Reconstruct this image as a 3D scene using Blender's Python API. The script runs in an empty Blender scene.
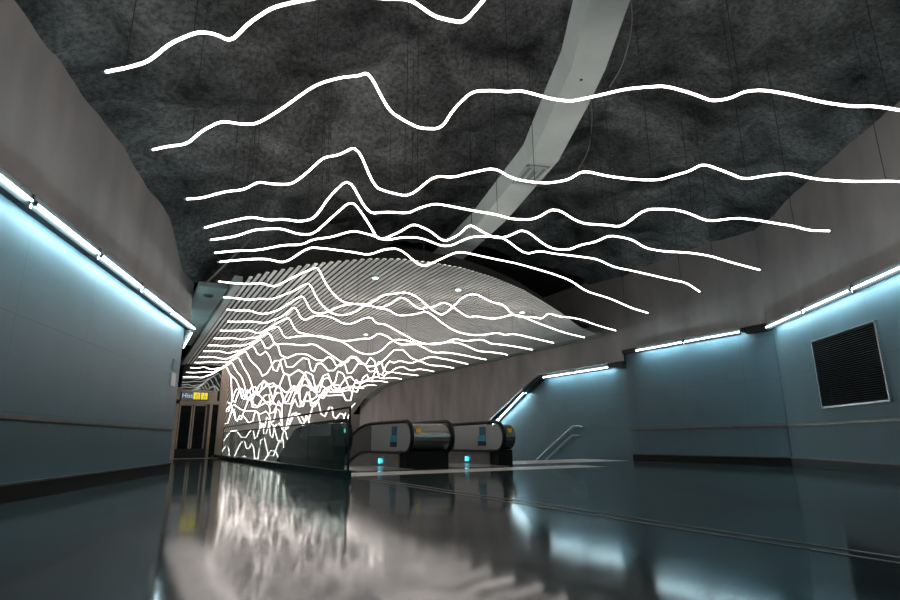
import bpy, math, random
from mathutils import Vector, Matrix, noise
C = bpy.context.scene.collection
PI = math.pi
rad = math.radians

# ------------------------------------------------------------------ camera
F, PITCH, ROLL, YAW, H = 554.1, rad(14.23), rad(.41), rad(29.34), .6
cam = bpy.data.objects.new('camera', bpy.data.cameras.new('camera'))
C.objects.link(cam)
cam.data.sensor_width = 36
cam.data.lens = 36 * F / 900
cam.data.clip_end = 300
fw = Vector((math.sin(YAW) * math.cos(PITCH), math.cos(YAW) * math.cos(PITCH), math.sin(PITCH)))
rt = Vector((math.cos(YAW), -math.sin(YAW), 0))
up = rt.cross(fw)
M = Matrix((rt, up, -fw)).transposed()
cam.matrix_world = Matrix.Translation((0, 0, H)) @ (M @ Matrix.Rotation(-ROLL, 3, 'Z')).to_4x4()
bpy.context.scene.camera = cam

def ray(x, y):
    u, v = (x - 450) / F, -(y - 300) / F
    u, v = u * math.cos(ROLL) + v * math.sin(ROLL), -u * math.sin(ROLL) + v * math.cos(ROLL)
    a, Z = math.cos(PITCH) - v * math.sin(PITCH), v * math.cos(PITCH) + math.sin(PITCH)
    return Vector((u * math.cos(YAW) + a * math.sin(YAW), -u * math.sin(YAW) + a * math.cos(YAW), Z))

def hit(x, y, n, d):            # where a sight line meets the plane n.p = d
    r = ray(x, y); o = Vector((0, 0, H))
    return o + r * ((d - o.dot(n)) / r.dot(n))

# ------------------------------------------------------------------ materials
def mat(name, col, rough=.6, metal=0., **k):
    m = bpy.data.materials.new(name); m.use_nodes = True
    nt = m.node_tree; b = nt.nodes['Principled BSDF']
    b.inputs['Base Color'].default_value = (*col, 1)
    b.inputs['Roughness'].default_value = rough
    b.inputs['Metallic'].default_value = metal
    if 'spec' in k: b.inputs['Specular IOR Level'].default_value = k['spec']
    if 'trans' in k: b.inputs['Transmission Weight'].default_value = k['trans']
    if 'emit' in k:
        b.inputs['Emission Color'].default_value = (*k.get('ecol', (1, 1, 1)), 1)
        b.inputs['Emission Strength'].default_value = k['emit']
    v = k.get('var')            # (scale xyz, amount, detail)
    if v:
        tc = nt.nodes.new('ShaderNodeTexCoord'); mp = nt.nodes.new('ShaderNodeMapping')
        mp.inputs['Scale'].default_value = v[0]
        nz = nt.nodes.new('ShaderNodeTexNoise'); nz.inputs['Scale'].default_value = 1; nz.inputs['Detail'].default_value = v[2]
        rp = nt.nodes.new('ShaderNodeValToRGB')
        rp.color_ramp.elements[0].position = .3; rp.color_ramp.elements[1].position = .7
        rp.color_ramp.elements[0].color = (*[c * (1 - v[1]) for c in col], 1)
        rp.color_ramp.elements[1].color = (*[c * (1 + v[1]) for c in col], 1)
        L = nt.links
        L.new(tc.outputs['Object'], mp.inputs[0]); L.new(mp.outputs[0], nz.inputs[0]); L.new(nz.outputs[0], rp.inputs[0])
        L.new(rp.outputs[0], b.inputs['Base Color'])
        if k.get('bump'):
            n2 = nt.nodes.new('ShaderNodeTexNoise'); n2.inputs['Scale'].default_value = k['bump'][0]; n2.inputs['Detail'].default_value = 6
            bp = nt.nodes.new('ShaderNodeBump'); bp.inputs['Strength'].default_value = k['bump'][1]; bp.inputs['Distance'].default_value = k['bump'][2]
            L.new(tc.outputs['Object'], n2.inputs[0]); L.new(n2.outputs[0], bp.inputs['Height']); L.new(bp.outputs[0], b.inputs['Normal'])
    return m

CONC = mat('concrete', (.42, .395, .385), .85, var=((1.2, 1.2, .5), .22, 8), bump=(30, .25, .02))
def rock_mat():
    m = mat('shotcrete', (.1, .11, .11), .95); nt = m.node_tree; L = nt.links; b = nt.nodes['Principled BSDF']
    b.inputs['Specular IOR Level'].default_value = .2
    tc = nt.nodes.new('ShaderNodeTexCoord')
    def nz(s, d, rough, dist=0):
        n = nt.nodes.new('ShaderNodeTexNoise'); n.inputs['Scale'].default_value = s; n.inputs['Detail'].default_value = d
        n.inputs['Roughness'].default_value = rough; n.inputs['Distortion'].default_value = dist
        L.new(tc.outputs['Object'], n.inputs[0]); return n
    a = nz(.75, 8, .62, .6)
    r = nt.nodes.new('ShaderNodeValToRGB'); e = r.color_ramp.elements
    e[0].position = .34; e[0].color = (.042, .045, .045, 1); e[1].position = .68; e[1].color = (.38, .39, .38, 1)
    k = r.color_ramp.elements.new(.5); k.color = (.17, .178, .175, 1)
    L.new(a.outputs[0], r.inputs[0])
    f = nz(16, 6, .7); r2 = nt.nodes.new('ShaderNodeValToRGB'); r2.color_ramp.elements[0].position = .36; r2.color_ramp.elements[1].position = .6
    r2.color_ramp.elements[0].color = (.45, .45, .45, 1); r2.color_ramp.elements[1].color = (1.15, 1.15, 1.15, 1)
    L.new(f.outputs[0], r2.inputs[0])
    mx = nt.nodes.new('ShaderNodeMix'); mx.data_type = 'RGBA'; mx.blend_type = 'MULTIPLY'; mx.inputs[0].default_value = 1
    L.new(r.outputs[0], mx.inputs[6]); L.new(r2.outputs[0], mx.inputs[7]); L.new(mx.outputs[2], b.inputs['Base Color'])
    g = nz(9, 8, .7); bp = nt.nodes.new('ShaderNodeBump'); bp.inputs['Strength'].default_value = 1; bp.inputs['Distance'].default_value = .12
    L.new(g.outputs[0], bp.inputs['Height']); L.new(bp.outputs[0], b.inputs['Normal'])
    return m
ROCK = rock_mat()
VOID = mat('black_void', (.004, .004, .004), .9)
DARK = mat('dark_metal', (.02, .022, .024), .45, .5, var=((6, 6, 6), .2, 3))
KICK = mat('black_stone_kick', (.005, .006, .006), .45, spec=.25, var=((8, 8, 8), .4, 3))
STRIP = mat('dull_bronze_rail', (.16, .14, .12), .35, .7, var=((5, 5, 20), .2, 3))
LEDGE = mat('ledge_metal', (.12, .11, .10), .4, .6, var=((5, 5, 20), .2, 3))
HOOD = mat('fixture_grey', (.10, .10, .10), .5, .2, var=((6, 6, 6), .08, 3))
LAMP = mat('lamp_white', (1, 1, 1), .5, emit=16, ecol=(.66, .92, 1.0))
WASH = mat('wall_wash_strip', (1, 1, 1), .5, emit=25, ecol=(.60, .90, 1.0))
TUBE = mat('glowing_tube', (1, 1, 1), .5, emit=5.4, ecol=(1., .90, .84))
SLAT = mat('pale_slat', (.80, .80, .78), .5, var=((4, 2, 4), .08, 3))
TRIM = mat('pale_green_trim', (.36, .43, .42), .5, var=((3, 3, 3), .08, 3))
SOFF = mat('green_grey_soffit', (.16, .22, .215), .6, var=((2, 2, 2), .15, 4))
DUCT = mat('pale_duct', (.50, .57, .555), .55, .1, var=((1.5, 1.5, 1.5), .12, 5))
PALE = mat('pale_stone', (.52, .49, .44), .35, var=((4, 4, 4), .15, 6))
STEEL = mat('brushed_steel', (.42, .43, .43), .3, .85, var=((2, 2, 30), .15, 3))
PIPE = mat('blue_grey_pipe', (.34, .40, .43), .35, .6, var=((9, 9, 9), .1, 2))
COVER = mat('dark_brushed_steel', (.24, .235, .22), .24, .9, var=((2, 2, 30), .15, 3))
PLATE = mat('satin_steel', (.42, .43, .43), .42, .5, var=((20, 20, 20), .1, 4))
PLATE2 = mat('dark_satin_steel', (.12, .12, .12), .4, .6, var=((20, 20, 20), .1, 4))
RUBBER = mat('black_rubber', (.004, .004, .004), .5, spec=.25, var=((5, 5, 5), .2, 2))
TEAL = mat('dark_teal_panel', (.010, .032, .035), .25, .0, spec=.3, var=((1, 1, 1), .3, 3))
BEIGE = mat('beige_frame', (.52, .43, .34), .5, var=((3, 3, 3), .1, 3))
DGLASS = mat('dark_mirror_glass', (.05, .06, .06), .03, .75, var=((1, 1, 1), .1, 2))
GLASS = mat('clear_glass', (.75, .90, .89), .0, trans=1., spec=.5); GLASS.node_tree.nodes['Principled BSDF'].inputs['IOR'].default_value = 1.22
CYAN = mat('cyan_light', (.1, .8, .9), .5, emit=1.2, ecol=(.08, .75, .95))
GREEN = mat('green_reflection', (.1, .8, .6), .5, emit=.3, ecol=(.1, .8, .55))  # glow for the painted greenish reflection at the left newel
DL = mat('downlight_lens', (1, 1, 1), .4, emit=4, ecol=(.8, 1, .97))
SIGNB = mat('sign_black', (.005, .01, .012), .3, emit=.02)
SIGNY = mat('sign_yellow', (.9, .75, .0), .4, emit=.32, ecol=(1, .8, .02))
SIGNT = mat('sign_text_blue', (.4, .7, .9), .4, emit=.35, ecol=(.35, .7, 1))
STB = mat('sticker_blue', (.01, .10, .17), .4, var=((9, 9, 9), .1, 2))
STC = mat('sticker_cyan', (.02, .30, .42), .4, var=((9, 9, 9), .1, 2))
STN = mat('sticker_navy', (.004, .012, .03), .4, var=((9, 9, 9), .1, 2))
STY = mat('sticker_yellow', (.8, .5, .02), .4, var=((9, 9, 9), .1, 2))
CAP = mat('cap_grey', (.3, .3, .3), .5, .2, var=((6, 6, 6), .08, 3))
CABLE = mat('grey_cable', (.35, .37, .37), .6, var=((9, 9, 9), .1, 2))
WIRE = mat('dark_wire', (.03, .03, .03), .5, .3, var=((9, 9, 9), .1, 2))

# blue-grey wall cladding with fine joints between the panels
def cladding(name):
    m = mat(name, (.10, .165, .195), .45, spec=.3, var=((1.5, 1.5, 1.5), .06, 6))
    nt = m.node_tree; L = nt.links; b = nt.nodes['Principled BSDF']
    tc = nt.nodes.new('ShaderNodeTexCoord'); br = nt.nodes.new('ShaderNodeTexBrick')
    br.offset = 0; br.inputs['Scale'].default_value = 1
    br.inputs['Brick Width'].default_value = 1.7; br.inputs['Row Height'].default_value = 1.0
    br.inputs['Mortar Size'].default_value = .005; br.inputs['Mortar Smooth'].default_value = .2
    br.inputs['Color1'].default_value = br.inputs['Color2'].default_value = (1, 1, 1, 1)
    br.inputs['Mortar'].default_value = (.72, .72, .72, 1)
    uv = nt.nodes.new('ShaderNodeUVMap'); L.new(uv.outputs[0], br.inputs[0])
    mx = nt.nodes.new('ShaderNodeMix'); mx.data_type = 'RGBA'; mx.blend_type = 'MULTIPLY'; mx.inputs[0].default_value = 1
    src = b.inputs['Base Color'].links[0].from_socket
    L.new(src, mx.inputs[6]); L.new(br.outputs[0], mx.inputs[7]); L.new(mx.outputs[2], b.inputs['Base Color'])
    return m
CLAD = cladding('blue_cladding')

# polished dark terrazzo
def terrazzo():
    m = mat('dark_terrazzo', (.018, .028, .029), .14)
    nt = m.node_tree; L = nt.links; b = nt.nodes['Principled BSDF']
    b.inputs['Specular IOR Level'].default_value = .22
    tc = nt.nodes.new('ShaderNodeTexCoord')
    vo = nt.nodes.new('ShaderNodeTexVoronoi'); vo.inputs['Scale'].default_value = 90
    r1 = nt.nodes.new('ShaderNodeValToRGB')
    r1.color_ramp.elements[0].position = .0; r1.color_ramp.elements[0].color = (.014, .032, .036, 1)
    r1.color_ramp.elements[1].position = 1.; r1.color_ramp.elements[1].color = (.048, .075, .080, 1)
    L.new(tc.outputs['Object'], vo.inputs[0]); L.new(vo.outputs['Color'], r1.inputs[0]); L.new(r1.outputs[0], b.inputs['Base Color'])
    nz = nt.nodes.new('ShaderNodeTexNoise'); nz.inputs['Scale'].default_value = 1.6; nz.inputs['Detail'].default_value = 5
    mr = nt.nodes.new('ShaderNodeMapRange'); mr.inputs[1].default_value = .3; mr.inputs[2].default_value = .7
    mr.inputs[3].default_value = .07; mr.inputs[4].default_value = .12
    L.new(tc.outputs['Object'], nz.inputs[0]); L.new(nz.outputs[0], mr.inputs[0]); L.new(mr.outputs[0], b.inputs['Roughness'])
    return m
FLOOR = terrazzo()

# ------------------------------------------------------------------ mesh helpers
class MB:
    def __init__(s): s.v = []; s.f = []
    def quad(s, a, b, c, d):
        n = len(s.v); s.v += [tuple(a), tuple(b), tuple(c), tuple(d)]; s.f.append((n, n+1, n+2, n+3))
    def hexa(s, p):             # eight corners: bottom four, top four
        n = len(s.v); s.v += [tuple(q) for q in p]
        for f in ((3,2,1,0), (4,5,6,7), (0,1,5,4), (1,2,6,5), (2,3,7,6), (3,0,4,7)): s.f.append(tuple(n+i for i in f))
        return s
    def box(s, x0, x1, y0, y1, z0, z1):
        return s.hexa([(x0,y0,z0),(x1,y0,z0),(x1,y1,z0),(x0,y1,z0),(x0,y0,z1),(x1,y0,z1),(x1,y1,z1),(x0,y1,z1)])
    def prism(s, pts, vec):     # planar polygon extruded along vec
        n = len(s.v); k = len(pts); vec = Vector(vec)
        s.v += [tuple(p) for p in pts] + [tuple(Vector(p) + vec) for p in pts]
        s.f.append(tuple(range(n, n+k))[::-1]); s.f.append(tuple(range(n+k, n+2*k)))
        for i in range(k):
            j = (i+1) % k; s.f.append((n+i, n+j, n+k+j, n+k+i))
        return s
    def tube(s, pts, r, seg=8, rz=None):   # rounded sweep; rz lets the section be flat
        pts = [Vector(p) for p in pts]; n0 = len(s.v)
        for i, p in enumerate(pts):
            t = (pts[min(i+1, len(pts)-1)] - pts[max(i-1, 0)]).normalized()
            if i == 0:
                a = Vector((1, 0, 0)) if abs(t.x) < .5 else Vector((0, 1, 0))
                a = (a - t * a.dot(t)).normalized()
            else: a = (a - t * a.dot(t)).normalized()
            b = t.cross(a)
            for k in range(seg):
                th = 2*PI*k/seg
                s.v.append(tuple(p + a * (r*math.cos(th)) + b * ((rz or r)*math.sin(th))))
        for i in range(len(pts)-1):
            for k in range(seg):
                k2 = (k+1) % seg; q = n0 + i*seg
                s.f.append((q+k, q+k2, q+seg+k2, q+seg+k))
        s.f.append(tuple(n0+k for k in range(seg))[::-1]); e = n0 + (len(pts)-1)*seg
        s.f.append(tuple(e+k for k in range(seg)))
        return s
    def build(s, name, m, parent=None, smooth=False, bevel=0, uvaxis=None):
        me = bpy.data.meshes.new(name); me.from_pydata(s.v, [], s.f); me.update()
        me.materials.append(m)
        if uvaxis:
            ux = Vector(uvaxis); uv = me.uv_layers.new(name='UVMap')
            for lp in me.loops:
                co = me.vertices[lp.vertex_index].co; uv.data[lp.index].uv = (co.dot(ux) + .35, co.z + .08)
        if smooth:
            for p in me.polygons: p.use_smooth = True
        o = bpy.data.objects.new(name, me); C.objects.link(o)
        if parent is not None:
            o.parent = parent; o.location = -parent.location
            if parent.parent is not None: o.location = (0, 0, 0)
        if bevel:
            b = o.modifiers.new('bevel', 'BEVEL'); b.width = bevel; b.segments = 2; b.limit_method = 'ANGLE'
        return o
def tag(o, label=None, cat=None, group=None, kind=None):
    if label: o['label'] = label
    if cat: o['category'] = cat
    if group: o['group'] = group
    if kind: o['kind'] = kind
    return o
def thing(name, loc, label, cat, group=None):
    o = bpy.data.objects.new(name, None); o.location = loc; o.empty_display_size = .1
    C.objects.link(o); return tag(o, label, cat, group)
def struct(name, mb, m, label, cat, **k):
    return tag(mb.build(name, m, **k), label, cat, kind='structure')

# a run of wall: direction (azimuth from +Y), signed offset from the origin
class Run:
    def __init__(s, az, d):
        s.d = d; s.t = Vector((math.sin(az), math.cos(az), 0)); s.n = Vector((math.cos(az), -math.sin(az), 0))
        s.out = 1 if d > 0 else -1                      # away from the room
    def p(s, t, off, z):                                # off: metres out of the wall, into the room
        q = s.t * t + s.n * (s.d - s.out * off); return (q.x, q.y, z)
    def slab(s, mb, t0, t1, off0, off1, z0, z1):
        return mb.hexa([s.p(t0,off0,z0), s.p(t1,off0,z0), s.p(t1,off1,z0), s.p(t0,off1,z0),
                        s.p(t0,off0,z1), s.p(t1,off0,z1), s.p(t1,off1,z1), s.p(t0,off1,z1)])
LW = Run(rad(18.11), -3.37)
RW = Run(rad(35.69), 5.98)
MW = Run(0, 12.63)
SW = Run(0, 12.9)
def t_of(run, x, y): return Vector((x, y, 0)).dot(run.t)
LEND = 12.72           # far end of the left wall along its own line
RCOR = t_of(RW, 12.63, 7.23)
print('LEND check', LW.p(LEND, 0, 0), 'RCOR', RW.p(RCOR, 0, 0))
ZL = 3.15
LTOP_L, LTOP_R = 3.10, 3.145

# ------------------------------------------------------------------ setting
fl = MB()
fl.box(-9, 14, -7, 12.0, -.25, 0); fl.box(-9, 3.3, 12.0, 28, -.25, 0)
struct('floor', fl, FLOOR, 'polished dark green terrazzo floor mirroring the lights', 'floor')
st = MB().box(3.36, 9.5, 9.72, 10.75, .0, .004)
struct('trim_1', st, PALE, 'pale stone band in the floor before the escalators', 'floor trim')
st = MB().box(8.62, 12.6, 12.0, 13.9, -.25, .004)
struct('trim_2', st, PALE, 'pale stone landing at the top of the stairs', 'floor trim')
st = MB().box(1.4, 3.3, 23.6, 24.6, .0, .004)
struct('trim_3', st, PALE, 'pale stone strip in front of the lift', 'floor trim')
j = MB().box(3.345, 3.375, .2, 9.72, 0, .004)
struct('trim_4', j, LEDGE, 'left metal line of the double floor joint', 'floor trim')
j = MB().box(3.50, 3.53, .2, 9.72, 0, .004)
struct('trim_5', j, LEDGE, 'right metal line of the double floor joint', 'floor trim')

def wall_set(side, run, t0, t1, label):
    c = run.slab(MB(), t0, t1, 0, -.15, 0, ZL + .15)
    struct('wall_%s_lower' % side, c, CLAD, 'blue-grey panel cladding of the %s' % label, 'wall', uvaxis=run.t)
    k = run.slab(MB(), t0, t1, .035, 0, 0, .175)
    struct('baseboard_%s' % side, k, KICK, 'black kick plate along the %s' % label, 'baseboard')
    k = run.slab(MB(), t0, t1, .05, -.0, .176, .20)
    struct('trim_%s_ledge' % side, k, LEDGE, 'thin brown metal ledge above the kick plate of the %s' % label, 'wall trim')
    k = run.slab(MB(), t0, t1, .03, 0, .845, .89)
    struct('trim_%s_bumper' % side, k, STRIP, 'brown metal bumper rail along the %s' % label, 'wall trim')
wall_set('left', LW, -9, LEND, 'left wall')
wall_set('middle', MW, 7.2, 11.8, 'middle wall')
wall_set('right', RW, -6, RCOR, 'right wall')
struct('wall_left_upper', LW.slab(MB(), -9, LEND, .10, -.15, LTOP_L, 6.5), CONC, 'brown-grey concrete upper left wall', 'wall')
struct('wall_right_upper', RW.slab(MB(), -6, RCOR + .25, .10, -.15, LTOP_R, 7), CONC, 'brown-grey concrete upper right wall beside the corner', 'wall')
# concrete of the middle wall runs on over the stairs and down beside the escalators
poly = [(12.5, 7.0, 7), (12.5, 7.0, 3.175), (12.5, 11.8, 3.175), (12.5, 11.8, 2.86), (12.5, 15.85, 2.86), (12.5, 16.88, 2.43), (12.5, 18.7, 1.58), (12.5, 34, -5.9), (12.5, 34, 7)]
struct('wall_middle_upper', MB().prism(poly[::-1], (.07, 0, 0)), CONC, 'tall pale concrete wall above the stairs and escalators', 'wall')
c = MB().prism([(12.9, 11.75, -.25), (12.9, 11.75, 3.2), (12.9, 16, 3.2), (12.9, 34, -4.9), (12.9, 34, -12), (12.9, 13.9, -1)], (.2, 0, 0))
struct('wall_stair', c, CLAD, 'blue-grey lit cladding of the stair wall', 'wall', uvaxis=(0, 1, 0))
c = MB().box(12.80, 13.0, 11.74, 11.8, 0, ZL + .15)
struct('wall_return', c, CLAD, 'narrow end of the middle wall cladding', 'wall', uvaxis=(1, 0, 0))
struct('wall_rear', MB().box(-9, 10, -7.2, -7, 0, 7), CONC, 'concrete wall behind the viewer', 'wall')
# left wall returns at its far end, and the lift lobby beyond
q = LW.p(LEND, 0, 0)
struct('wall_lobby', MB().box(q[0]-.2, q[0]-.02, q[1], 27, 0, 3.9), DARK, 'dark wall of the lift lobby behind the left wall', 'wall')
struct('wall_lobby_end', MB().box(.5, 3.3, 27, 27.2, 0, 3.9), DARK, 'dark wall behind the lift', 'wall')
struct('wall_shaft_left', MB().box(3.1, 3.3, 12.3, 50, -18, -.25), CONC, 'wall of the escalator shaft under the glass railing', 'wall')
struct('wall_shaft_side', MB().box(3.14, 3.34, 25, 50, -.25, 3.95), BEIGE, 'pale wall end between the lift and the slatted ceiling', 'wall')
struct('wall_shaft_end', MB().box(3.1, 16, 50, 50.2, -20, 4), VOID, 'dark far end of the escalator shaft', 'wall')
# hollow above the slatted ceiling
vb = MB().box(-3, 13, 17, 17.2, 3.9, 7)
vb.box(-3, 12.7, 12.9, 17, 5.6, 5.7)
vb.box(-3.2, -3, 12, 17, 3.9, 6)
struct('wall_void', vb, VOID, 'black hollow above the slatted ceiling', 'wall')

# rock ceiling: sprayed cave vault
def rock_z(x, y):
    yl = (-(-3.37) ) ; s0 = LW.n.x*x + LW.n.y*y - LW.d           # distance from the left wall
    s1 = min(RW.d - (RW.n.x*x + RW.n.y*y), 12.6 - x)              # distance from the right walls
    s0 = max(s0, 0); s1 = max(s1, 0); w = s0 / (s0 + s1 + 1e-6)
    z = 4.72 + w * .68 + 1.15 * math.sin(PI * w) ** .8
    p = Vector((x, y, 0))
    ez = .25 + .75 * min(1, s0 / 2, s1 / 2)
    z += ez * .34 * noise.fractal(p * .45, 1., 2., 4) + ez * .07 * noise.fractal(p * 1.7 + Vector((9, 3, 0)), 1., 2., 4)
    # folded ridges running across the left part
    g = max(0, min(1, (y - 6.8) / 2)) * max(0, min(1, (7.5 - x) / 3.5))
    wob = y + .18 * noise.noise(Vector((x * .9, y * .3, 4))) + .07 * noise.noise(Vector((x * 3.1, y, 2)))
    z -= min(1, s0 / 1.6) * g * .42 * abs(math.sin(wob * 3.6)) ** .6
    if y > 10.6: z -= (y - 10.6) ** 1.5 * .22 * max(0, min(1, (8 - x) / 5))
    if s0 < 1.3 and y > 11: z -= (1.3 - s0) * (y - 11) * .28
    return max(z, 4.02)
rk = MB(); NX, NY = 190, 190
for i in range(NX + 1):
    for jx in range(NY + 1):
        x = -8 + 21.2 * i / NX; y = -7.2 + 20.2 * jx / NY
        rk.v.append((x, y, rock_z(x, y)))
for i in range(NX):
    for jx in range(NY):
        a = i * (NY + 1) + jx; rk.f.append((a, a + 1, a + NY + 2, a + NY + 1))
ro = struct('ceiling', rk, ROCK, 'dark rough sprayed rock cave ceiling', 'ceiling', smooth=True)

# ------------------------------------------------------------------ slatted ceiling
ARC = [(1.45, 11.6), (1.53, 11.18), (1.82, 10.5), (2.07, 10.14), (2.47, 9.53), (2.89, 9.11), (3.31, 8.75), (3.78, 8.51), (4.35, 8.44), (4.97, 8.46), (5.79, 8.69), (6.94, 9.2), (8.0, 9.85), (9.1, 10.53), (10.73, 11.69), (12.4, 12.5)]
def arc(x):
    for (a, b), (c, d) in zip(ARC, ARC[1:]):
        if x <= c: return b + (d - b) * (x - a) / (c - a)
    return ARC[-1][1]
ZP = 3.70; PROFILE = [(28, 0), (30, -.16), (32, -.6), (47, -7.2)]
def panel_z(y):
    if y <= 28: return ZP
    for (a, b), (c, d) in zip(PROFILE, PROFILE[1:]):
        if y <= c: return ZP + b + (d - b) * (y - a) / (c - a)
    return ZP - 7.2
sc = thing('slatted_ceiling', (6, 10, ZP), 'hanging ceiling of pale slats that dips down over the escalators', 'ceiling')
sl = MB(); x = 1.66; W = .06; Hs = .016
while x < 15:
    ys = ([arc(x)] if x < 12.05 else [34, 37, 40, 43, 47]) if x >= 12.05 else [arc(x)] + ([24.9] if x < 3.3 else [28, 30, 32, 47])
    n = len(sl.v)
    for y in ys:
        z = panel_z(y)
        sl.v += [(x, y, z), (x + W, y, z), (x + W, y, z + Hs), (x, y, z + Hs)]
    sl.f.append((n, n+1, n+2, n+3))
    for k in range(len(ys) - 1):
        q = n + 4*k
        for a in range(4):
            b = (a+1) % 4; sl.f.append((q+b, q+a, q+4+a, q+4+b))
    x += .1095
sl.build('slats', SLAT, sc)
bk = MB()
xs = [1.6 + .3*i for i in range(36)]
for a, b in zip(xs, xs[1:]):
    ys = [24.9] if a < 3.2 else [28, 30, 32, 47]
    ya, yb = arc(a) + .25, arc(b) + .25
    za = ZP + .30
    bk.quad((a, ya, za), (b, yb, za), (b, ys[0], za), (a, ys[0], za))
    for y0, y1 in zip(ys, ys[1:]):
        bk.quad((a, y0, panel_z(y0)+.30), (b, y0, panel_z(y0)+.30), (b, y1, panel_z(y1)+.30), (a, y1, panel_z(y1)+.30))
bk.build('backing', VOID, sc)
# pale edge beam along the left and right sides
e = MB().box(1.46, 1.62, 11.45, 25, ZP - .03, ZP + .16)
tag(e.build('edge_beam', TRIM, sc, bevel=.01), 'pale green-white left edge')
e = MB().prism([(12.08, arc(12.08), ZP-.01), (12.42, arc(12.42), ZP-.01), (12.42, 28, ZP-.01), (12.08, 28, ZP-.01)][::-1], (0, 0, .12))
for (a, b), (c, d) in zip(PROFILE[:3], PROFILE[1:3]):
    e.prism([(12.08, a, ZP+b-.01), (12.42, a, ZP+b-.01), (12.42, c, ZP+d-.01), (12.08, c, ZP+d-.01)][::-1], (0, 0, .12))
tag(e.build('edge_beam', TRIM, sc), 'pale green-grey right edge against the concrete')
# green-grey soffit box left of the slats, with a round dark opening
sf = thing('soffit_panel', (1.2, 15, ZP), 'flat green-grey soffit panel left of the slatted ceiling', 'ceiling panel')
MB().box(.86, 1.42, 12.0, 20, ZP - .0, ZP + .1).build('panel', SOFF, sf, bevel=.008)
h = MB().tube([(1.13, 12.75, ZP - .012), (1.13, 12.75, ZP + .002)], .085, 20); h.build('opening', VOID, sf)
h = MB()
h.tube([(1.13 + .1*math.cos(t*PI/12), 12.75 + .1*math.sin(t*PI/12), ZP - .012) for t in range(25)], .014, 6)
h.build('ring', HOOD, sf, smooth=True)
# thin steel hangers over the soffit
for xx, yy, lab in ((1.0, 12.2, 'thin grey steel strut rising from the front corner of the green soffit'),):
    hs = MB().tube([(xx, yy, ZP + .1), (xx + .75, yy - .6, 4.75)], .025, 6)
    tag(hs.build('ceiling_strut', CAP), lab, 'strut')
# recessed downlights
for (xx, yy, w) in ((3.81, 9.75, 'left one near the curved front edge'), (5.68, 9.75, 'middle one near the curved front edge'), (8.16, 10.85, 'right one near the curved front edge'), (5.77, 15.4, 'the one farther back behind the front three')):
    t = thing('downlight', (xx, yy, ZP - .01), 'round recessed downlight in the slatted ceiling, ' + w, 'downlight', 'downlights in the slatted ceiling')
    MB().tube([(xx, yy, ZP - .02), (xx, yy, ZP + .05)], .085, 20).build('housing', TRIM, t)
    MB().tube([(xx, yy, ZP - .028), (xx, yy, ZP - .02)], .055, 20).build('lens', DL, t)

# ------------------------------------------------------------------ duct under the rock
DL_ = [(2.2, .6), (2.75, 1.9), (3.21, 3.06), (3.72, 3.90), (3.97, 4.45), (4.56, 5.73), (5.20, 8.20), (5.62, 10.7), (5.8, 12.2)]
DR_ = [(2.62, .55), (3.13, 1.75), (3.54, 2.89), (4.05, 3.72), (4.34, 4.29), (4.93, 5.55), (5.55, 7.75), (6.08, 10.5), (6.3, 12.1)]
d = MB(); zt = 4.5
du = thing('cable_duct', (4.3, 6, zt), 'long pale angular duct hanging below the rock and ending over the slats', 'duct')
for i in range(len(DL_) - 1):
    a, b, c, e2 = DL_[i], DL_[i+1], DR_[i+1], DR_[i]
    d = MB().hexa([(*a, zt), (*e2, zt), (*c, zt), (*b, zt), (a[0]-.10, a[1]+.02, zt+.22), (e2[0], e2[1], zt+.22), (c[0], c[1], zt+.22), (b[0]-.10, b[1]+.02, zt+.22)])
    d.build('duct_section', DUCT, du)
hp = thing('access_hatch', (4.83, 5.95, zt), 'small framed hatch with bars on the underside of the duct', 'hatch')
def on_duct(s, t):      # s across 0..1, t along
    a = Vector((4.60, 5.85, zt)).lerp(Vector((4.75, 6.45, zt)), t); b = Vector((4.93, 5.75, zt)).lerp(Vector((5.08, 6.35, zt)), t)
    return a.lerp(b, s)
fr = MB()
for s0, t0, s1, t1 in ((0,0,.1,1), (.9,0,1,1), (0,0,1,.08), (0,.92,1,1)):
    fr.prism([on_duct(s0,t0), on_duct(s1,t0), on_duct(s1,t1), on_duct(s0,t1)], (0, 0, -.02))
fr.build('frame', TRIM, hp)
MB().prism([on_duct(.1,.08), on_duct(.9,.08), on_duct(.9,.92), on_duct(.1,.92)], (0, 0, -.008)).build('dark_plate', SOFF, hp)
br_ = MB()
for s0, t0, t1 in ((.30, .1, .9), (.66, .1, .72)):
    br_.prism([on_duct(s0,t0), on_duct(s0+.11,t0), on_duct(s0+.11,t1), on_duct(s0,t1)], (0, 0, -.018))
br_.prism([on_duct(.36,.10), on_duct(.72,.10), on_duct(.54,.30)], (0, 0, -.018))
br_.build('bar', TRIM, hp)
o = MB().tube([(3.94, 3.98, zt - .006), (3.94, 3.98, zt + .002)], .018, 10).build('duct_plug', DARK)
tag(o, 'tiny dark round plug on the underside of the duct', 'plug')

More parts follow.
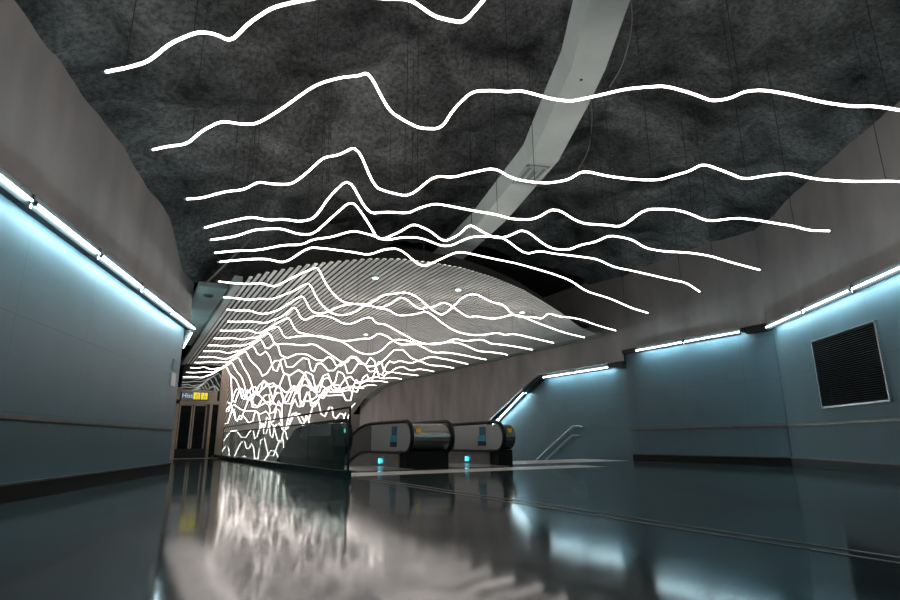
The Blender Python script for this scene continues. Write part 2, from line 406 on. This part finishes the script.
# loose cables
def chaikin(P, n=2, c=.25):
    P = [Vector(p) for p in P]
    for _ in range(n):
        Q = [P[0]]
        for a, b in zip(P, P[1:]): Q += [a.lerp(b, c), a.lerp(b, 1 - c)]
        P = Q + [P[-1]]
    return [tuple(p) for p in P]
def catmull(P, n=6):
    out = []
    for i in range(len(P) - 1):
        a, b, c, d2 = P[max(i-1, 0)], P[i], P[i+1], P[min(i+2, len(P)-1)]
        for k in range(n):
            t = k / n
            out.append(tuple(.5*((2*b[m_]) + (-a[m_]+c[m_])*t + (2*a[m_]-5*b[m_]+4*c[m_]-d2[m_])*t*t + (-a[m_]+3*b[m_]-3*c[m_]+d2[m_])*t**3) for m_ in range(len(b))))
    out.append(tuple(P[-1])); return out
cb = MB().tube(catmull([(3.75, 3.0, 5.9), (4.0, 3.25, 5.2), (4.18, 3.42, 4.9), (4.36, 3.75, 4.7), (4.45, 4.05, 4.62)]), .006, 6)
tag(cb.build('hanging_cable', CABLE, smooth=True), 'thin pale cable curving down right of the duct near the top edge', 'cable')
cb = MB().tube(catmull([tuple(hit(590, 92, Vector((0, 1, 0)), 5.2)), tuple(hit(592, 120, Vector((0, 1, 0)), 5.2)), tuple(hit(588, 150, Vector((0, 1, 0)), 5.3)), tuple(hit(578, 170, Vector((0, 1, 0)), 5.4))]), .006, 6)
tag(cb.build('hanging_cable', CABLE, smooth=True), 'thin pale cable right of the framed duct hatch', 'cable')

# ------------------------------------------------------------------ glowing wavy tubes
# near ones: hung in upright planes that fan out; own waveform around the broad swells
NEAR = [
 (3.7, (-.55, 5.06), (4.2, 1.45), 'first glowing wavy tube from the viewer, partly cut off by the top edge',
  [(105,72),(133,69),(165,53),(188,39),(203,25),(222,51),(240,31),(258,14),(290,0),(325,-6),(365,-12),(405,-3),(418,3),(430,6),(440,22),(456,33),(470,18),(484,-4),(510,-40),(560,-70)]),
 (3.7, (-.15, 6.3), (6.2, 2.0), 'second glowing wavy tube from the viewer, leaving at the upper right edge',
  [(152,150),(174,147),(196,135),(213,125),(227,114),(245,135),(271,116),(298,103),(324,79),(333,83),(348,73),(361,69),(374,77),(383,100),(391,117),(400,116),(414,130),(433,139),(446,119),(460,98),(480,86),(499,95),(518,87),(534,90),(543,104),(561,107),(585,98),(611,87),(635,88),(656,84),(678,91),(706,104),(721,104),(735,90),(754,96),(772,90),(805,99),(840,107),(868,103),(900,109),(945,113)]),
 (3.6, (.27, 7.3), (7.85, 2.72), 'third glowing wavy tube from the viewer, leaving the frame over the right wall',
  [(186,199),(220,194),(234,183),(248,174),(266,188),(284,186),(300,188),(317,168),(333,141),(352,138),(364,151),(371,175),(380,195),(400,196),(418,200),(430,184),(441,165),(464,172),(477,178),(489,168),(499,163),(508,172),(516,188),(540,192),(556,178),(573,164),(597,180),(621,174),(652,191),(671,187),(682,165),(695,172),(711,160),(728,173),(761,181),(777,173),(795,171),(806,179),(840,180),(900,184),(945,184)]),
 (3.36, (.53, 7.5), (8.1, 3.7), 'fourth glowing wavy tube from the viewer, with a free right end before the right wall',
  [(204,228),(236,225),(264,210),(273,218),(291,219),(304,227),(326,205),(346,175),(355,178),(364,200),(376,226),(401,217),(416,213),(428,197),(441,210),(461,216),(484,200),(493,210),(500,225),(529,225),(541,212),(552,201),(560,218),(568,226),(590,219),(615,227),(629,222),(639,208),(652,208),(663,202),(681,217),(700,222),(714,216),(748,222),(765,220),(792,227),(830,231)]),
 (3.3, (.64, 7.88), (8.77, 5.1), 'fifth glowing wavy tube from the viewer, right end over the middle wall lamp',
  [(210,240),(243,239),(267,226),(276,234),(287,229),(302,244),(322,228),(349,199),(358,206),(368,242),(388,241),(403,229),(423,216),(433,236),(452,242),(463,231),(475,221),(485,240),(508,241),(520,232),(532,226),(541,250),(556,251),(566,247),(596,245),(605,233),(613,237),(624,230),(638,245),(657,252),(669,247),(695,253),(722,264),(760,270)]),
 (3.3, (.76, 8.43), (9.1, 6.5), 'sixth glowing wavy tube from the viewer, right end on bare concrete',
  [(214,253),(250,252),(267,245),(278,252),(288,244),(302,252),(323,232),(344,220),(360,245),(376,246),(397,231),(416,232),(429,248),(441,254),(452,239),(463,232),(475,239),(491,240),(509,233),(518,254),(529,260),(546,250),(563,257),(590,252),(605,263),(621,269),(641,272),(668,279),(700,292)]),
 (3.2, (.855, 8.55), (9.3, 8.0), 'seventh glowing wavy tube from the viewer, crossing the dark gap before the slats',
  [(219,262),(245,261),(262,258),(279,266),(287,255),(302,251),(317,244),(331,253),(346,248),(361,260),(374,245),(394,244),(405,255),(416,266),(431,268),(447,255),(466,252),(489,255),(502,270),(513,270),(522,260),(536,272),(559,275),(577,285),(596,296),(612,297),(648,313)]),
]
ORD = ['eighth','ninth','tenth','eleventh','twelfth','thirteenth','fourteenth','fifteenth','sixteenth','seventeenth','eighteenth','nineteenth','twentieth','twenty-first','twenty-second','twenty-third','twenty-fourth','twenty-fifth','twenty-sixth','twenty-seventh','twenty-eighth','twenty-ninth','thirtieth','thirty-first','thirty-second','thirty-third','thirty-fourth','thirty-fifth','thirty-sixth','thirty-seventh','thirty-eighth']
GROUP = 'glowing wavy tubes under the ceiling'
rnd = random.Random(11)
def in_duct(x, y):
    for i in range(len(DL_) - 1):
        if DL_[i][1] <= y <= DL_[i+1][1]:
            t = (y - DL_[i][1]) / (DL_[i+1][1] - DL_[i][1]); xl = DL_[i][0] + t * (DL_[i+1][0] - DL_[i][0])
            return xl - .15 < x < xl + .75
    return False
def light_tube(P, label, top, nw, r=.0125):
    base = Vector(P[0])
    t = thing('light_tube', base, label, 'light', GROUP)
    MB().tube(P, r, 8).build('glowing_line', TUBE, t, smooth=True)
    for s in ((0, 1), (-1, -2)):
        a, b = Vector(P[s[0]]), Vector(P[s[1]]); dd = (a - b).normalized()
        MB().tube([a - dd*.01, a + dd*.025], r*1.15, 10).build('end_cap', CAP, t)
    for k in range(nw):
        q = P[int((k + .5) / nw * len(P))]
        zz = top(q[0], q[1])
        if in_duct(q[0], q[1]): continue
        MB().tube([q, (q[0], q[1], zz)], .004, 5).build('suspension_wire', WIRE, t)
for z, a, b, lab, px in NEAR:
    A, B = Vector((*a, 0)), Vector((*b, 0)); n = (B - A).normalized().cross(Vector((0, 0, 1)))
    pts = []
    px = [px[0]] + [((p[0] + q[0]) / 2 + rnd.uniform(-2, 2), (p[1] + q[1]) / 2 + rnd.uniform(-3.2, 3.2)) for p, q in zip(px[1:-1:2], px[2:-1:2] + [px[-2]])] + [px[-1]]
    ins = [px[0]]                     # small kinks of its own between the swells
    for p, q in zip(px, px[1:]):
        if q[0] - p[0] > 26: ins.append(((p[0] + q[0]) / 2 + rnd.uniform(-4, 4), (p[1] + q[1]) / 2 + rnd.uniform(-3.5, 3.5)))
        ins.append(q)
    px = ins
    for (x, y) in px:
        pts.append(tuple(hit(x, y, n, A.dot(n))))
    print('tube', [round(min(p[2] for p in pts), 2), round(max(p[2] for p in pts), 2)])
    light_tube(chaikin(pts, 2, .19), lab, lambda x, y: rock_z(x, y) + .03, 7)

# under the slats: tubes strung square across the shaft, closer and wilder with depth
def vn(x, s): return noise.noise(Vector((x, s, 3.7)))
rows = [9.45, 10.5, 11.5, 12.7, 13.85, 15.0, 16.2, 17.35, 18.6, 20.0, 21.5, 23.0, 24.6]
y = 26.2
while y < 41: rows.append(y); y += 1.6
for i, Y in enumerate(rows):
    x0 = .95 + (.6 * min(1, (Y - 9.4) / 3)); x1 = 9.75 + rnd.uniform(-.15, .15)
    far = Y > 24.8
    if far: x0 = 3.5 + rnd.uniform(0, .1)
    if Y > 30: x1 = 11.1
    zt = panel_z(Y) - .06 - .012 * (i % 3); zb = panel_z(Y) - .55
    D = .62 + 1.5 * max(0, min(1, (Y - 15.5) / 6)) + .8 * max(0, min(1, (Y - 24) / 4))
    knots = []; X = x0; xc = min(3.15, 2.6 + .14 * i)
    if not far:                      # calm start, climb to a crest, sharp drop
        for f_, z_ in ((0, zb), (.16, zb + rnd.uniform(-.01, .03)), (.3, zb + .02 + rnd.uniform(-.02, .04)), (.42, zb + .02 + rnd.uniform(-.05, .06)), (.55, zb + .05 + rnd.uniform(-.06, .05)), (.68, zb + .12 + rnd.uniform(-.06, .06)), (.8, zb + .27 + rnd.uniform(-.05, .05)), (.93, zt - .05), (1, zt)):
            knots.append((x0 + (xc - x0) * f_, Y, z_))
        knots.append((xc + .17, Y, zt - .34)); X = xc + .45
    else: knots.append((x0, Y, zt - .1)); X += .2
    while X < x1 - .2:
        n1 = abs(vn(X * (.62 if Y < 16 else 1.05) + 3.3, i * .37)); n2 = vn(X * 2.1, i * .8 + 20); n3 = vn(X * 5., i * 1.9)
        h_ = min(1, max(0, 1.9 * n1 + .5 * n2 + .3 * n3 + .02))
        if Y > 17:
            h_ = (rnd.uniform(.45, 1.0) if len(knots) % 2 else rnd.uniform(0, .32)) * (.55 + .45 * min(1, 3 * n1 + .3))
            if rnd.random() < .3: h_ = .6 * h_ + .2
        calm = max(0, min(1, (X - (x1 - 2.6)) / 2.0)) if Y < 30 else 0
        zz = (zt - D * h_) * (1 - calm) + (zb + .10 * n2 * (1 - calm) + .12 * (x1 - X) / 2) * calm
        knots.append((X, Y, min(zt, zz)))
        X += rnd.choice((.14, .2, .3, .42)) * (1.35 if i < 6 else 1. if Y < 16 else 1.45)
    knots.append((x1, Y, zb - .02))
    if Y < 24.8: w = 'under the level slats'
    else: w = 'over the sloping escalator shaft'
    light_tube(chaikin(knots, 2 if Y < 16 else 1), '%s glowing wavy tube counted from the viewer, %s' % (ORD[i], w), lambda x, y: panel_z(y) + .01, 4 if i < 14 else 3, .0105 if Y < 18 else .0085)

# ------------------------------------------------------------------ linear wall lamps
def wall_lamp(run, t0, t1, z0, z1, label, group, zdark=.13):
    p0, p1 = Vector(run.p(t0, .05, z0)), Vector(run.p(t1, .05, z1))
    t = thing('wall_lamp', run.p((t0+t1)/2, .05, (z0+z1)/2), label, 'light', group)
    def bar(o0, o1, a, b, ta=t0, tb=t1):
        f = lambda tt: z0 + (z1 - z0) * (tt - t0) / (t1 - t0)
        return MB().hexa([run.p(ta,o0,f(ta)+a), run.p(tb,o0,f(tb)+a), run.p(tb,o1,f(tb)+a), run.p(ta,o1,f(ta)+a),
                          run.p(ta,o0,f(ta)+b), run.p(tb,o0,f(tb)+b), run.p(tb,o1,f(tb)+b), run.p(ta,o1,f(ta)+b)])
    e = .02
    bar(.0, .20, .04, .13, t0, t1).build('hood', HOOD, t)
    bar(.0, .199, .032, .04, t0, t1).build('underside', RUBBER, t)
    bar(.19, .20, -.045, .04, t0, t1).build('front_lip', DARK, t)
    bar(.125, .170, .020, .031, t0 + .04, t1 - .04).build('wall_wash_strip', WASH, t)
    q0, q1 = Vector(run.p(t0 + .03, .222, z0 + .03)), Vector(run.p(t1 - .03, .222, z1 + .03))
    MB().tube([q0, q1], .011, 10).build('lamp_tube', LAMP, t, smooth=True)
    for s in (t0 + .012, t1 - .012): bar(.20, .235, .01, .05, s - .012, s + .012).build('end_bracket', DARK, t)
LZL, LZR, LZM = 2.965, 3.01, 3.04
LT = [LEND - 1.56 * k for k in range(8)]
LT = [LEND, 11.02] + [11.02 - 1.68 * k for k in range(1, 7)]
nm = ['farthest of the row, at the wall end', 'second from the far end', 'third from the far end', 'at the left edge of the view', 'beyond the left edge of the view', 'farther beyond the left edge of the view', 'nearest the rear wall']
for k in range(7):
    wall_lamp(LW, LT[k+1] + .02, LT[k] - .02, LZL, LZL, 'white tube lamp on the left wall, ' + nm[k], 'tube lamps on the left wall')
RT = [RCOR - .12 - 1.66 * k for k in range(6)]
nm = ['nearest the corner', 'second from the corner', 'third from the corner above the louvre', 'at the right edge of the view', 'beyond the right edge of the view']
for k in range(5):
    wall_lamp(RW, RT[k+1] + .02, RT[k] - .02, LZR, LZR, 'white tube lamp on the right wall, ' + nm[k], 'tube lamps on the right wall')
for a, b, w in ((7.95, 9.55, 'right half'), (9.59, 11.2, 'left half')):
    wall_lamp(MW, a, b, LZM, LZM, 'long white tube lamp on the middle wall, %s of the pair' % w, 'tube lamps on the middle wall')
for a, b, w in ((12.45, 14.12, 'right one of the level pair'), (14.16, 15.8, 'left one of the level pair')):
    wall_lamp(SW, a, b, 2.74, 2.74, 'long white tube lamp over the stair wall, ' + w, 'tube lamps on the stair wall')
k2 = (1.38 - 2.35) / (18.63 - 16.93)
for a in (16.9, 18.7, 20.5, 22.3):
    wall_lamp(SW, a, a + 1.75, 2.31 + k2*.9*(a-16.9), 2.31 + k2*.9*(a+1.75-16.9), 'sloping white tube lamp descending with the stairs, ' + {16.9: 'top one', 18.7: 'second from the top', 20.5: 'third from the top', 22.3: 'lowest'}[a], 'sloping tube lamps above the stairs')
# dark closing pieces between the rows
def clos(nm_, mb, lab): struct(nm_, mb, DARK, lab, 'wall trim')
clos('trim_6', MW.slab(MB(), 7.25, 7.9, .13, 0, ZL - .13, ZL + .03), 'dark closing piece at the corner between middle and right lamps')
clos('trim_7', MW.slab(MB(), 11.22, 11.8, .13, -.27, ZL - .08, ZL + .03), 'dark closing piece at the left end of the middle wall')
clos('trim_8', SW.slab(MB(), 11.81, 12.42, .40, 0, 2.72, 2.86), 'dark closing piece at the right end of the stair lamps')
clos('trim_9', MB().prism([(12.6, 15.82, 2.78), (12.6, 15.82, 2.9), (12.6, 16.88, 2.42), (12.6, 16.88, 2.3)], (.3, 0, 0)), 'dark closing piece where the stair lamps begin to slope')

# ------------------------------------------------------------------ louvre on the right wall
c0, c1 = t_of(RW, 10.48, 4.34), t_of(RW, 11.67, 5.99)
z0, z1 = 1.15, 2.47
lv = thing('wall_louvre', RW.p((c0+c1)/2, 0, z0), 'black ventilation louvre with steel frame in the right wall', 'vent')
RW.slab(MB(), c0 + .03, c1 - .03, .004, -.0, z0 + .03, z1 - .03).build('backing', VOID, lv)
fm = MB()
RW.slab(fm, c0, c1, .04, 0, z0, z0 + .035); RW.slab(fm, c0, c1, .04, 0, z1 - .02, z1)
RW.slab(fm, c0, c0 + .035, .04, 0, z0, z1); RW.slab(fm, c1 - .025, c1, .04, 0, z0, z1)
fm.build('frame', STEEL, lv)
for k in range(33):
    zz = z0 + .05 + k * (z1 - z0 - .08) / 33
    b = MB().hexa([RW.p(c0+.035,.034,zz), RW.p(c1-.025,.034,zz), RW.p(c1-.025,.006,zz+.016), RW.p(c0+.035,.006,zz+.016),
                   RW.p(c0+.035,.036,zz+.005), RW.p(c1-.025,.036,zz+.005), RW.p(c1-.025,.006,zz+.021), RW.p(c0+.035,.006,zz+.021)])
    b.build('louvre_blade', DARK, lv)
# small plate on left wall
tl = t_of(LW, .66, 12.85) - .25
o = LW.slab(MB(), tl, tl + .28, .02, 0, 1.72, 1.98).build('wall_plate', PLATE)
tag(o, 'small grey plate near the far end of the left wall', 'plate')
o = LW.slab(MB(), tl, tl + .28, .02, 0, 2.04, 2.26).build('wall_plate', CLAD)
tag(o, 'small dark blue plate above the grey plate on the left wall', 'plate')

# ------------------------------------------------------------------ escalators
YN, RN, ZC = 11.42, .345, .66           # newel centre line
KN, SLP = 14.2, math.tan(rad(26))
def prof(zt, r, ynose, zb, y_end=24.0):
    """side outline: round nose, flat top, then down the slope; zt top height, zb bottom height"""
    zc = (zt + zb) / 2; r = (zt - zb) / 2; pts = []
    for k in range(13):
        a = -PI/2 - PI * k / 12
        pts.append((ynose + r + r * math.cos(a) * 1.0, zc + r * math.sin(a)))
    for k in range(5):
        t = k / 4; yy = KN + 1.6 * t
        pts.append((yy, zt - SLP * 1.6 * t * t * .5 ))
    zk = pts[-1][1]; pts.append((y_end, zk - SLP * (y_end - KN - 1.6)))
    low = [(p[0], p[1] - (zt - zb)) for p in pts[13:]][::-1]
    return pts, low
def plate_mb(x0, x1, zt, ynose, zb, y_end=24.0):
    a, b = prof(zt, 0, ynose, zb, y_end)
    return MB().prism([(x0, p[0], p[1]) for p in a + b], (x1 - x0, 0, 0))
def handrail_mb(x, zt=1.045, zb=.34, yn=11.6):
    a, b = prof(zt, 0, yn, zb)
    P = [(x, p[0], p[1]) for p in a]
    P = [(x, KN - .1, zb - .0)][:0] + [(x, yn + .75, zb)] + P
    P2 = [P[0]]
    for p in P[1:]:
        q = Vector(P2[-1]); d2 = (Vector(p) - q).length
        n = max(1, int(d2 / .25))
        for k in range(1, n + 1): P2.append(tuple(q.lerp(Vector(p), k / n)))
    return MB().tube(P2, .048, 10, .045)
def escalator(xl, xr, label, first):
    t = thing('escalator', ((xl+xr)/2, 11.5, 0), label, 'escalator', 'escalators going down')
    # side panels, two per side: pale head section and darker run
    for side, x0, x1 in (('l', xl, xl + .05), ('r', xr - .05, xr)):
        b = thing('balustrade', (0, 0, 0), None, None); b.parent = t; b.location = -t.location
        for k in ('label', 'category', 'group'):
            if k in b: del b[k]
        a, lo = prof(.99, 0, 11.66, .36)
        head = [p for p in a if p[0] <= 14.0] + [(14.05, .99), (14.05, .36)]
        o = MB().prism([(x0, *p) for p in head], (x1 - x0, 0, 0)).build('head_panel', PLATE); o.parent = b
        run = [(14.08, .99)] + [p for p in a if p[0] > 14.1] + [p for p in lo if p[0] > 14.1] + [(14.08, .36)]
        o = MB().prism([(x0, *p) for p in run], (x1 - x0, 0, 0)).build('run_panel', PLATE2); o.parent = b
        xh = (x0 + x1) / 2
        o = handrail_mb(xh).build('handrail', RUBBER, smooth=True); o.parent = b
        sx0, sx1 = (xl + .0, xl + .12) if side == 'l' else (xr - .12, xr)
        # inner deck edge and skirt below the panel
        a2, lo2 = prof(.36, 0, 12.0, .30)
        o = MB().prism([(sx0, *p) for p in a2 + lo2], (sx1 - sx0, 0, 0)).build('inner_deck', DARK); o.parent = b
        a3 = [(12.2, .30), (KN, .30)] + [(KN + 1.6*q_/4, .30 - SLP*.8*(q_/4)**2) for q_ in range(1, 5)] + [(24, .30 - SLP*.8 - SLP*(24-KN-1.6))]
        low3 = [(24, a3[-1][1] - .5), (KN + 1.6, a3[-2][1] - .5), (KN, -.02), (12.2, .0)]
        o = MB().prism([((sx0 if side == 'l' else sx0 + .03), *p) for p in a3 + low3], (.09, 0, 0)).build('skirt', STEEL); o.parent = b
    MB().box(xl + .12, xr - .12, 11.3, 13.2, .001, .006).build('floor_plate', STEEL, t)
    cp = MB().box(xl + .12, xr - .12, 13.2, 13.4, .001, .012); cp.build('comb_plate', PLATE, t)
    s = MB(); yy = 13.4; zz = 0
    for k in range(26):
        if k > 1: zz -= .4 * SLP
        s.box(xl + .13, xr - .13, yy, yy + .4, zz - .3, zz); yy += .4
    s.build('steps', PLATE2, t)
    o = MB().box(xr - .13, xr - .115, 13.24, 13.33, .07, .18).build('comb_light', CYAN, t); tag(o, 'small cyan glowing comb light')
    return t
escalator(4.05, 5.55, 'left escalator of the two, beside the dark teal side panel', True)
escalator(6.55, 8.05, 'right escalator of the two, next to the stairs', False)
# rounded steel covers between / beside the balustrades
def cover(x0, x1, label):
    t = thing('newel_cover', ((x0+x1)/2, 11.4, 0), label, 'escalator cover', 'rounded steel covers between the handrails')
    plate_mb(x0, x1, .985, 11.62, .37).build('rounded_cover', COVER, t, smooth=False)
    base = MB().box(x0 - .06, x1 + .05, 11.85, 14.2, 0, .365)
    base.build('black_base', RUBBER, t)
    return t
cv = cover(5.56, 6.54, 'wide rounded steel cover between the two escalators')
cw = cover(8.06, 8.38, 'narrow rounded steel cover at the right end by the stairs')
# dark outer side of the left escalator
t = thing('escalator_side_panel', (3.75, 11.5, 0), 'dark teal glossy outer side of the left escalator behind the glass railing', 'side panel')
a, lo = prof(.99, 0, 11.66, .0)
a = [(11.7, .0), (11.66, .5), (11.7, .85), (11.85, .97)] + [p for p in a[12:]]
MB().prism([(3.74, *p) for p in a + [(24, -4.5), (12.4, -.001)]], (.27, 0, 0)).build('panel', TEAL, t, bevel=.01)
MB().box(3.72, 3.74, 11.9, 14.3, .72, .96).build('pale_reflection', PLATE, t)  # pale plate laid on as a painted reflection in the glossy side
MB().box(3.95, 3.98, 11.63, 11.66, .78, .86).build('glowing_reflection', GREEN, t)  # glowing box in place of a greenish handrail reflection, no lamp here
# stickers on the head panels
def sticker(x, y, z, label):
    t = thing('safety_sticker', (x, y, z), label, 'sticker', 'stickers on the balustrades')
    MB().box(x - .008, x, y - .38, y - .08, z, z + .22).build('upper_patch', STB, t)
    MB().box(x - .009, x, y - .38, y, z - .13, z - .01).build('middle_patch', STC, t)
    MB().box(x - .008, x, y - .38, y, z - .26, z - .14).build('lower_patch', STN, t)
sticker(5.50, 12.78, .72, 'blue and cyan safety stickers on the balustrade left of the wide steel cover')
sticker(8.00, 12.78, .72, 'blue and cyan safety stickers on the balustrade nearest the stairs')
def ysign(x, label):
    o = MB().prism([(x, 11.63, .78), (x + .11, 11.63, .78), (x + .11, 11.63, .89), (x, 11.63, .89)], (0, .12, 0)).build('warning_sticker', STY)
    tag(o, label, 'sticker', 'yellow warning stickers')
ysign(5.64, 'yellow warning sticker at the left end of the wide steel cover')
ysign(8.18, 'yellow warning sticker on the narrow steel cover by the stairs')

# stairs beside the escalators
s = MB()
for k in range(34): s.box(8.62, 12.9, 13.9 + .3*k, 14.2 + .3*k, -.4 - .155*(k+1), -.155*(k+1))
struct('stairs', s, PALE, 'pale stone stairs going down beside the escalators', 'stairs')
# stair handrail, double pipe on brackets
t = thing('stair_handrail', (12.8, 14.5, .9), 'double steel handrail on the blue stair wall', 'handrail')
def pipe(px, X=12.78):
    return [tuple(hit(x, y, Vector((1, 0, 0)), X)) for x, y in px]
U = pipe([(573, 426.5), (534, 462.5)]); Lp = pipe([(572, 435.5), (545, 461)])
for nme, seg, back in (('upper_pipe', U, .35), ('lower_pipe', Lp, .3)):
    a, b = Vector(seg[0]), Vector(seg[1]); b = a + (b - a) * 3.2
    P = [(12.9, a.y - back, a.z - .02), (12.82, a.y - back - .02, a.z - .02), (12.78, a.y - back + .05, a.z), tuple(a), tuple(a.lerp(b, .02)), tuple(b)]
    MB().tube(P, .034, 10).build(nme, PIPE, t, smooth=True)
for fr_ in (.35, 1.1, 1.9, 2.7):
    a, b = Vector(U[0]), Vector(U[1]); p = a + (b - a) * fr_
    MB().tube([tuple(p), (p.x, p.y, p.z - .06), (12.9, p.y, p.z - .08)], .010, 6).build('bracket', DARK, t)
    a2, b2 = Vector(Lp[0]), Vector(Lp[1]); zz = a2.z + (b2.z - a2.z) * (p.y - a2.y) / (b2.y - a2.y)
    MB().tube([(p.x, p.y, zz), (p.x, p.y, zz - .05), (12.9, p.y, zz - .07)], .010, 6).build('bracket', DARK, t)

# ------------------------------------------------------------------ glass railing on the curb
t = thing('glass_railing', (3.2, 9.5, 0), 'glass railing with two dark rails on a dark curb left of the escalators', 'railing')
MB().prism([(3.34, 9.4, 0), (3.34, 24.85, 0), (3.02, 24.85, 0), (3.2, 9.4, 0)], (0, 0, .11)).build('curb', TEAL, t)
MB().box(3.28, 3.32, 9.45, 24.85, 1.16, 1.19).build('rail', DARK, t)
MB().box(3.28, 3.32, 9.45, 24.85, .955, .985).build('rail', DARK, t)
for yy in (9.45, 24.82): MB().box(3.285, 3.315, yy, yy + .03, .1, 1.18).build('post', DARK, t)
yy = 9.5
for k in range(6):
    MB().box(3.296, 3.306, yy, yy + 2.53, .1, .955).build('glass_pane', GLASS, t); yy += 2.56

# ------------------------------------------------------------------ lift
t = thing('lift', (2.3, 25, 0), 'glass lift with beige frame and dark double doors under the yellow sign', 'lift')
fm = MB(); fm.box(1.42, 1.56, 24.9, 25.05, 0, 2.75); fm.box(2.70, 2.80, 24.9, 25.05, 0, 2.12); fm.box(1.42, 3.25, 24.9, 25.05, 2.10, 2.25); fm.box(1.42, 2.8, 24.9, 25.05, 2.60, 2.66)
fm.box(2.62, 2.95, 24.92, 25.05, 2.2, 2.66); fm.box(3.03, 3.25, 24.88, 25.05, 0, 3.69)
fm.build('frame', BEIGE, t)
MB().box(1.56, 3.02, 24.95, 27, 2.66, 3.68).build('upper_glass', DGLASS, t)
for a, b in ((1.58, 2.07), (2.10, 2.60)):
    dd = MB().box(a, b, 24.96, 25.0, .36, 2.10).build('door', DGLASS, t)
    ed = MB(); ed.box(a, a + .05, 24.94, 24.96, .36, 2.10); ed.box(b - .05, b, 24.94, 24.96, .36, 2.10); ed.box(a, b, 24.94, 24.96, 2.04, 2.10)
    o = ed.build('door_edge', BEIGE); o.parent = dd
MB().box(2.80, 3.03, 24.97, 25, .1, 2.10).build('side_glass', DGLASS, t)
MB().box(1.56, 2.70, 24.9, 24.98, 0, .35).build('threshold', DARK, t)
MB().box(2.60, 2.70, 24.9, 25, .35, 2.10).build('door_jamb', DARK, t)
sg = thing('lift_sign', (2.1, 24.85, 2.4), 'black lift sign with blue word and two yellow pictogram squares', 'sign')
MB().box(1.60, 2.60, 24.78, 24.89, 2.25, 2.59).build('sign_box', SIGNB, sg)
for x0 in (2.03, 2.31):
    MB().box(x0, x0 + .24, 24.765, 24.78, 2.29, 2.55).build('yellow_square', SIGNY, sg)
# pictograms: lift cabin with arrow, wheelchair user
pc = MB(); yb = 24.76
for b_ in ((2.10, 2.22, 2.32, 2.332), (2.10, 2.22, 2.458, 2.47), (2.10, 2.112, 2.32, 2.47), (2.208, 2.22, 2.32, 2.47)): pc.box(b_[0], b_[1], yb - .004, yb + .006, b_[2], b_[3])
pc.prism([(2.13, yb, 2.49), (2.19, yb, 2.49), (2.16, yb, 2.52)], (0, .006, 0)); pc.box(2.152, 2.168, yb - .004, yb + .006, 2.35, 2.44)
pc.build('lift_pictogram', SIGNB, sg)
pc = MB(); pc.tube([(2.44 + .05*math.cos(k*PI/8), yb, 2.37 + .05*math.sin(k*PI/8)) for k in range(17)], .008, 6)
pc.box(2.43, 2.446, yb - .004, yb + .006, 2.40, 2.48); pc.box(2.43, 2.49, yb - .004, yb + .006, 2.41, 2.426); pc.tube([(2.438, yb - .004, 2.505), (2.438, yb + .006, 2.505)], .017, 10)
pc.build('wheelchair_pictogram', SIGNB, sg)
cu = bpy.data.curves.new('lettering', 'FONT'); cu.body = 'Hiss'; cu.size = .24; cu.extrude = .004; cu.align_x = 'CENTER'; cu.align_y = 'CENTER'
tmp = bpy.data.objects.new('lettering', cu); C.objects.link(tmp); bpy.context.view_layer.update()
me = bpy.data.meshes.new_from_object(tmp.evaluated_get(bpy.context.evaluated_depsgraph_get()))
bpy.data.objects.remove(tmp)
me.transform(Matrix.Translation((1.81, 24.772, 2.42)) @ Matrix.Rotation(PI/2, 4, 'X'))
me.materials.clear(); me.materials.append(SIGNT)
o = bpy.data.objects.new('lettering', me); C.objects.link(o); o.parent = sg; o.location = -sg.location

# second lamp row beyond the left wall end
t = thing('wall_lamp', (.95, 15.7, ZL), 'short white tube lamp on the lobby wall beyond the left wall end', 'light')
MB().tube([(1.0, 14.5, ZL), (1.0, 16.9, ZL)], .011, 10).build('lamp_tube', LAMP, t, smooth=True)
MB().box(.74, .98, 14.4, 17, ZL + .05, ZL + .12).build('hood', DARK, t)

# ------------------------------------------------------------------ world and view
w = bpy.data.worlds.new('world'); bpy.context.scene.world = w; w.use_nodes = True
w.node_tree.nodes['Background'].inputs[0].default_value = (0, 0, 0, 1)
vs = bpy.context.scene.view_settings
vs.view_transform = 'Standard'; vs.look = 'None'; vs.gamma = 1; vs.use_curve_mapping = False; vs.exposure = 1.2
cy = bpy.context.scene.cycles
cy.use_denoising = True; cy.max_bounces = 8; cy.diffuse_bounces = 4; cy.glossy_bounces = 4; cy.sample_clamp_indirect = 6
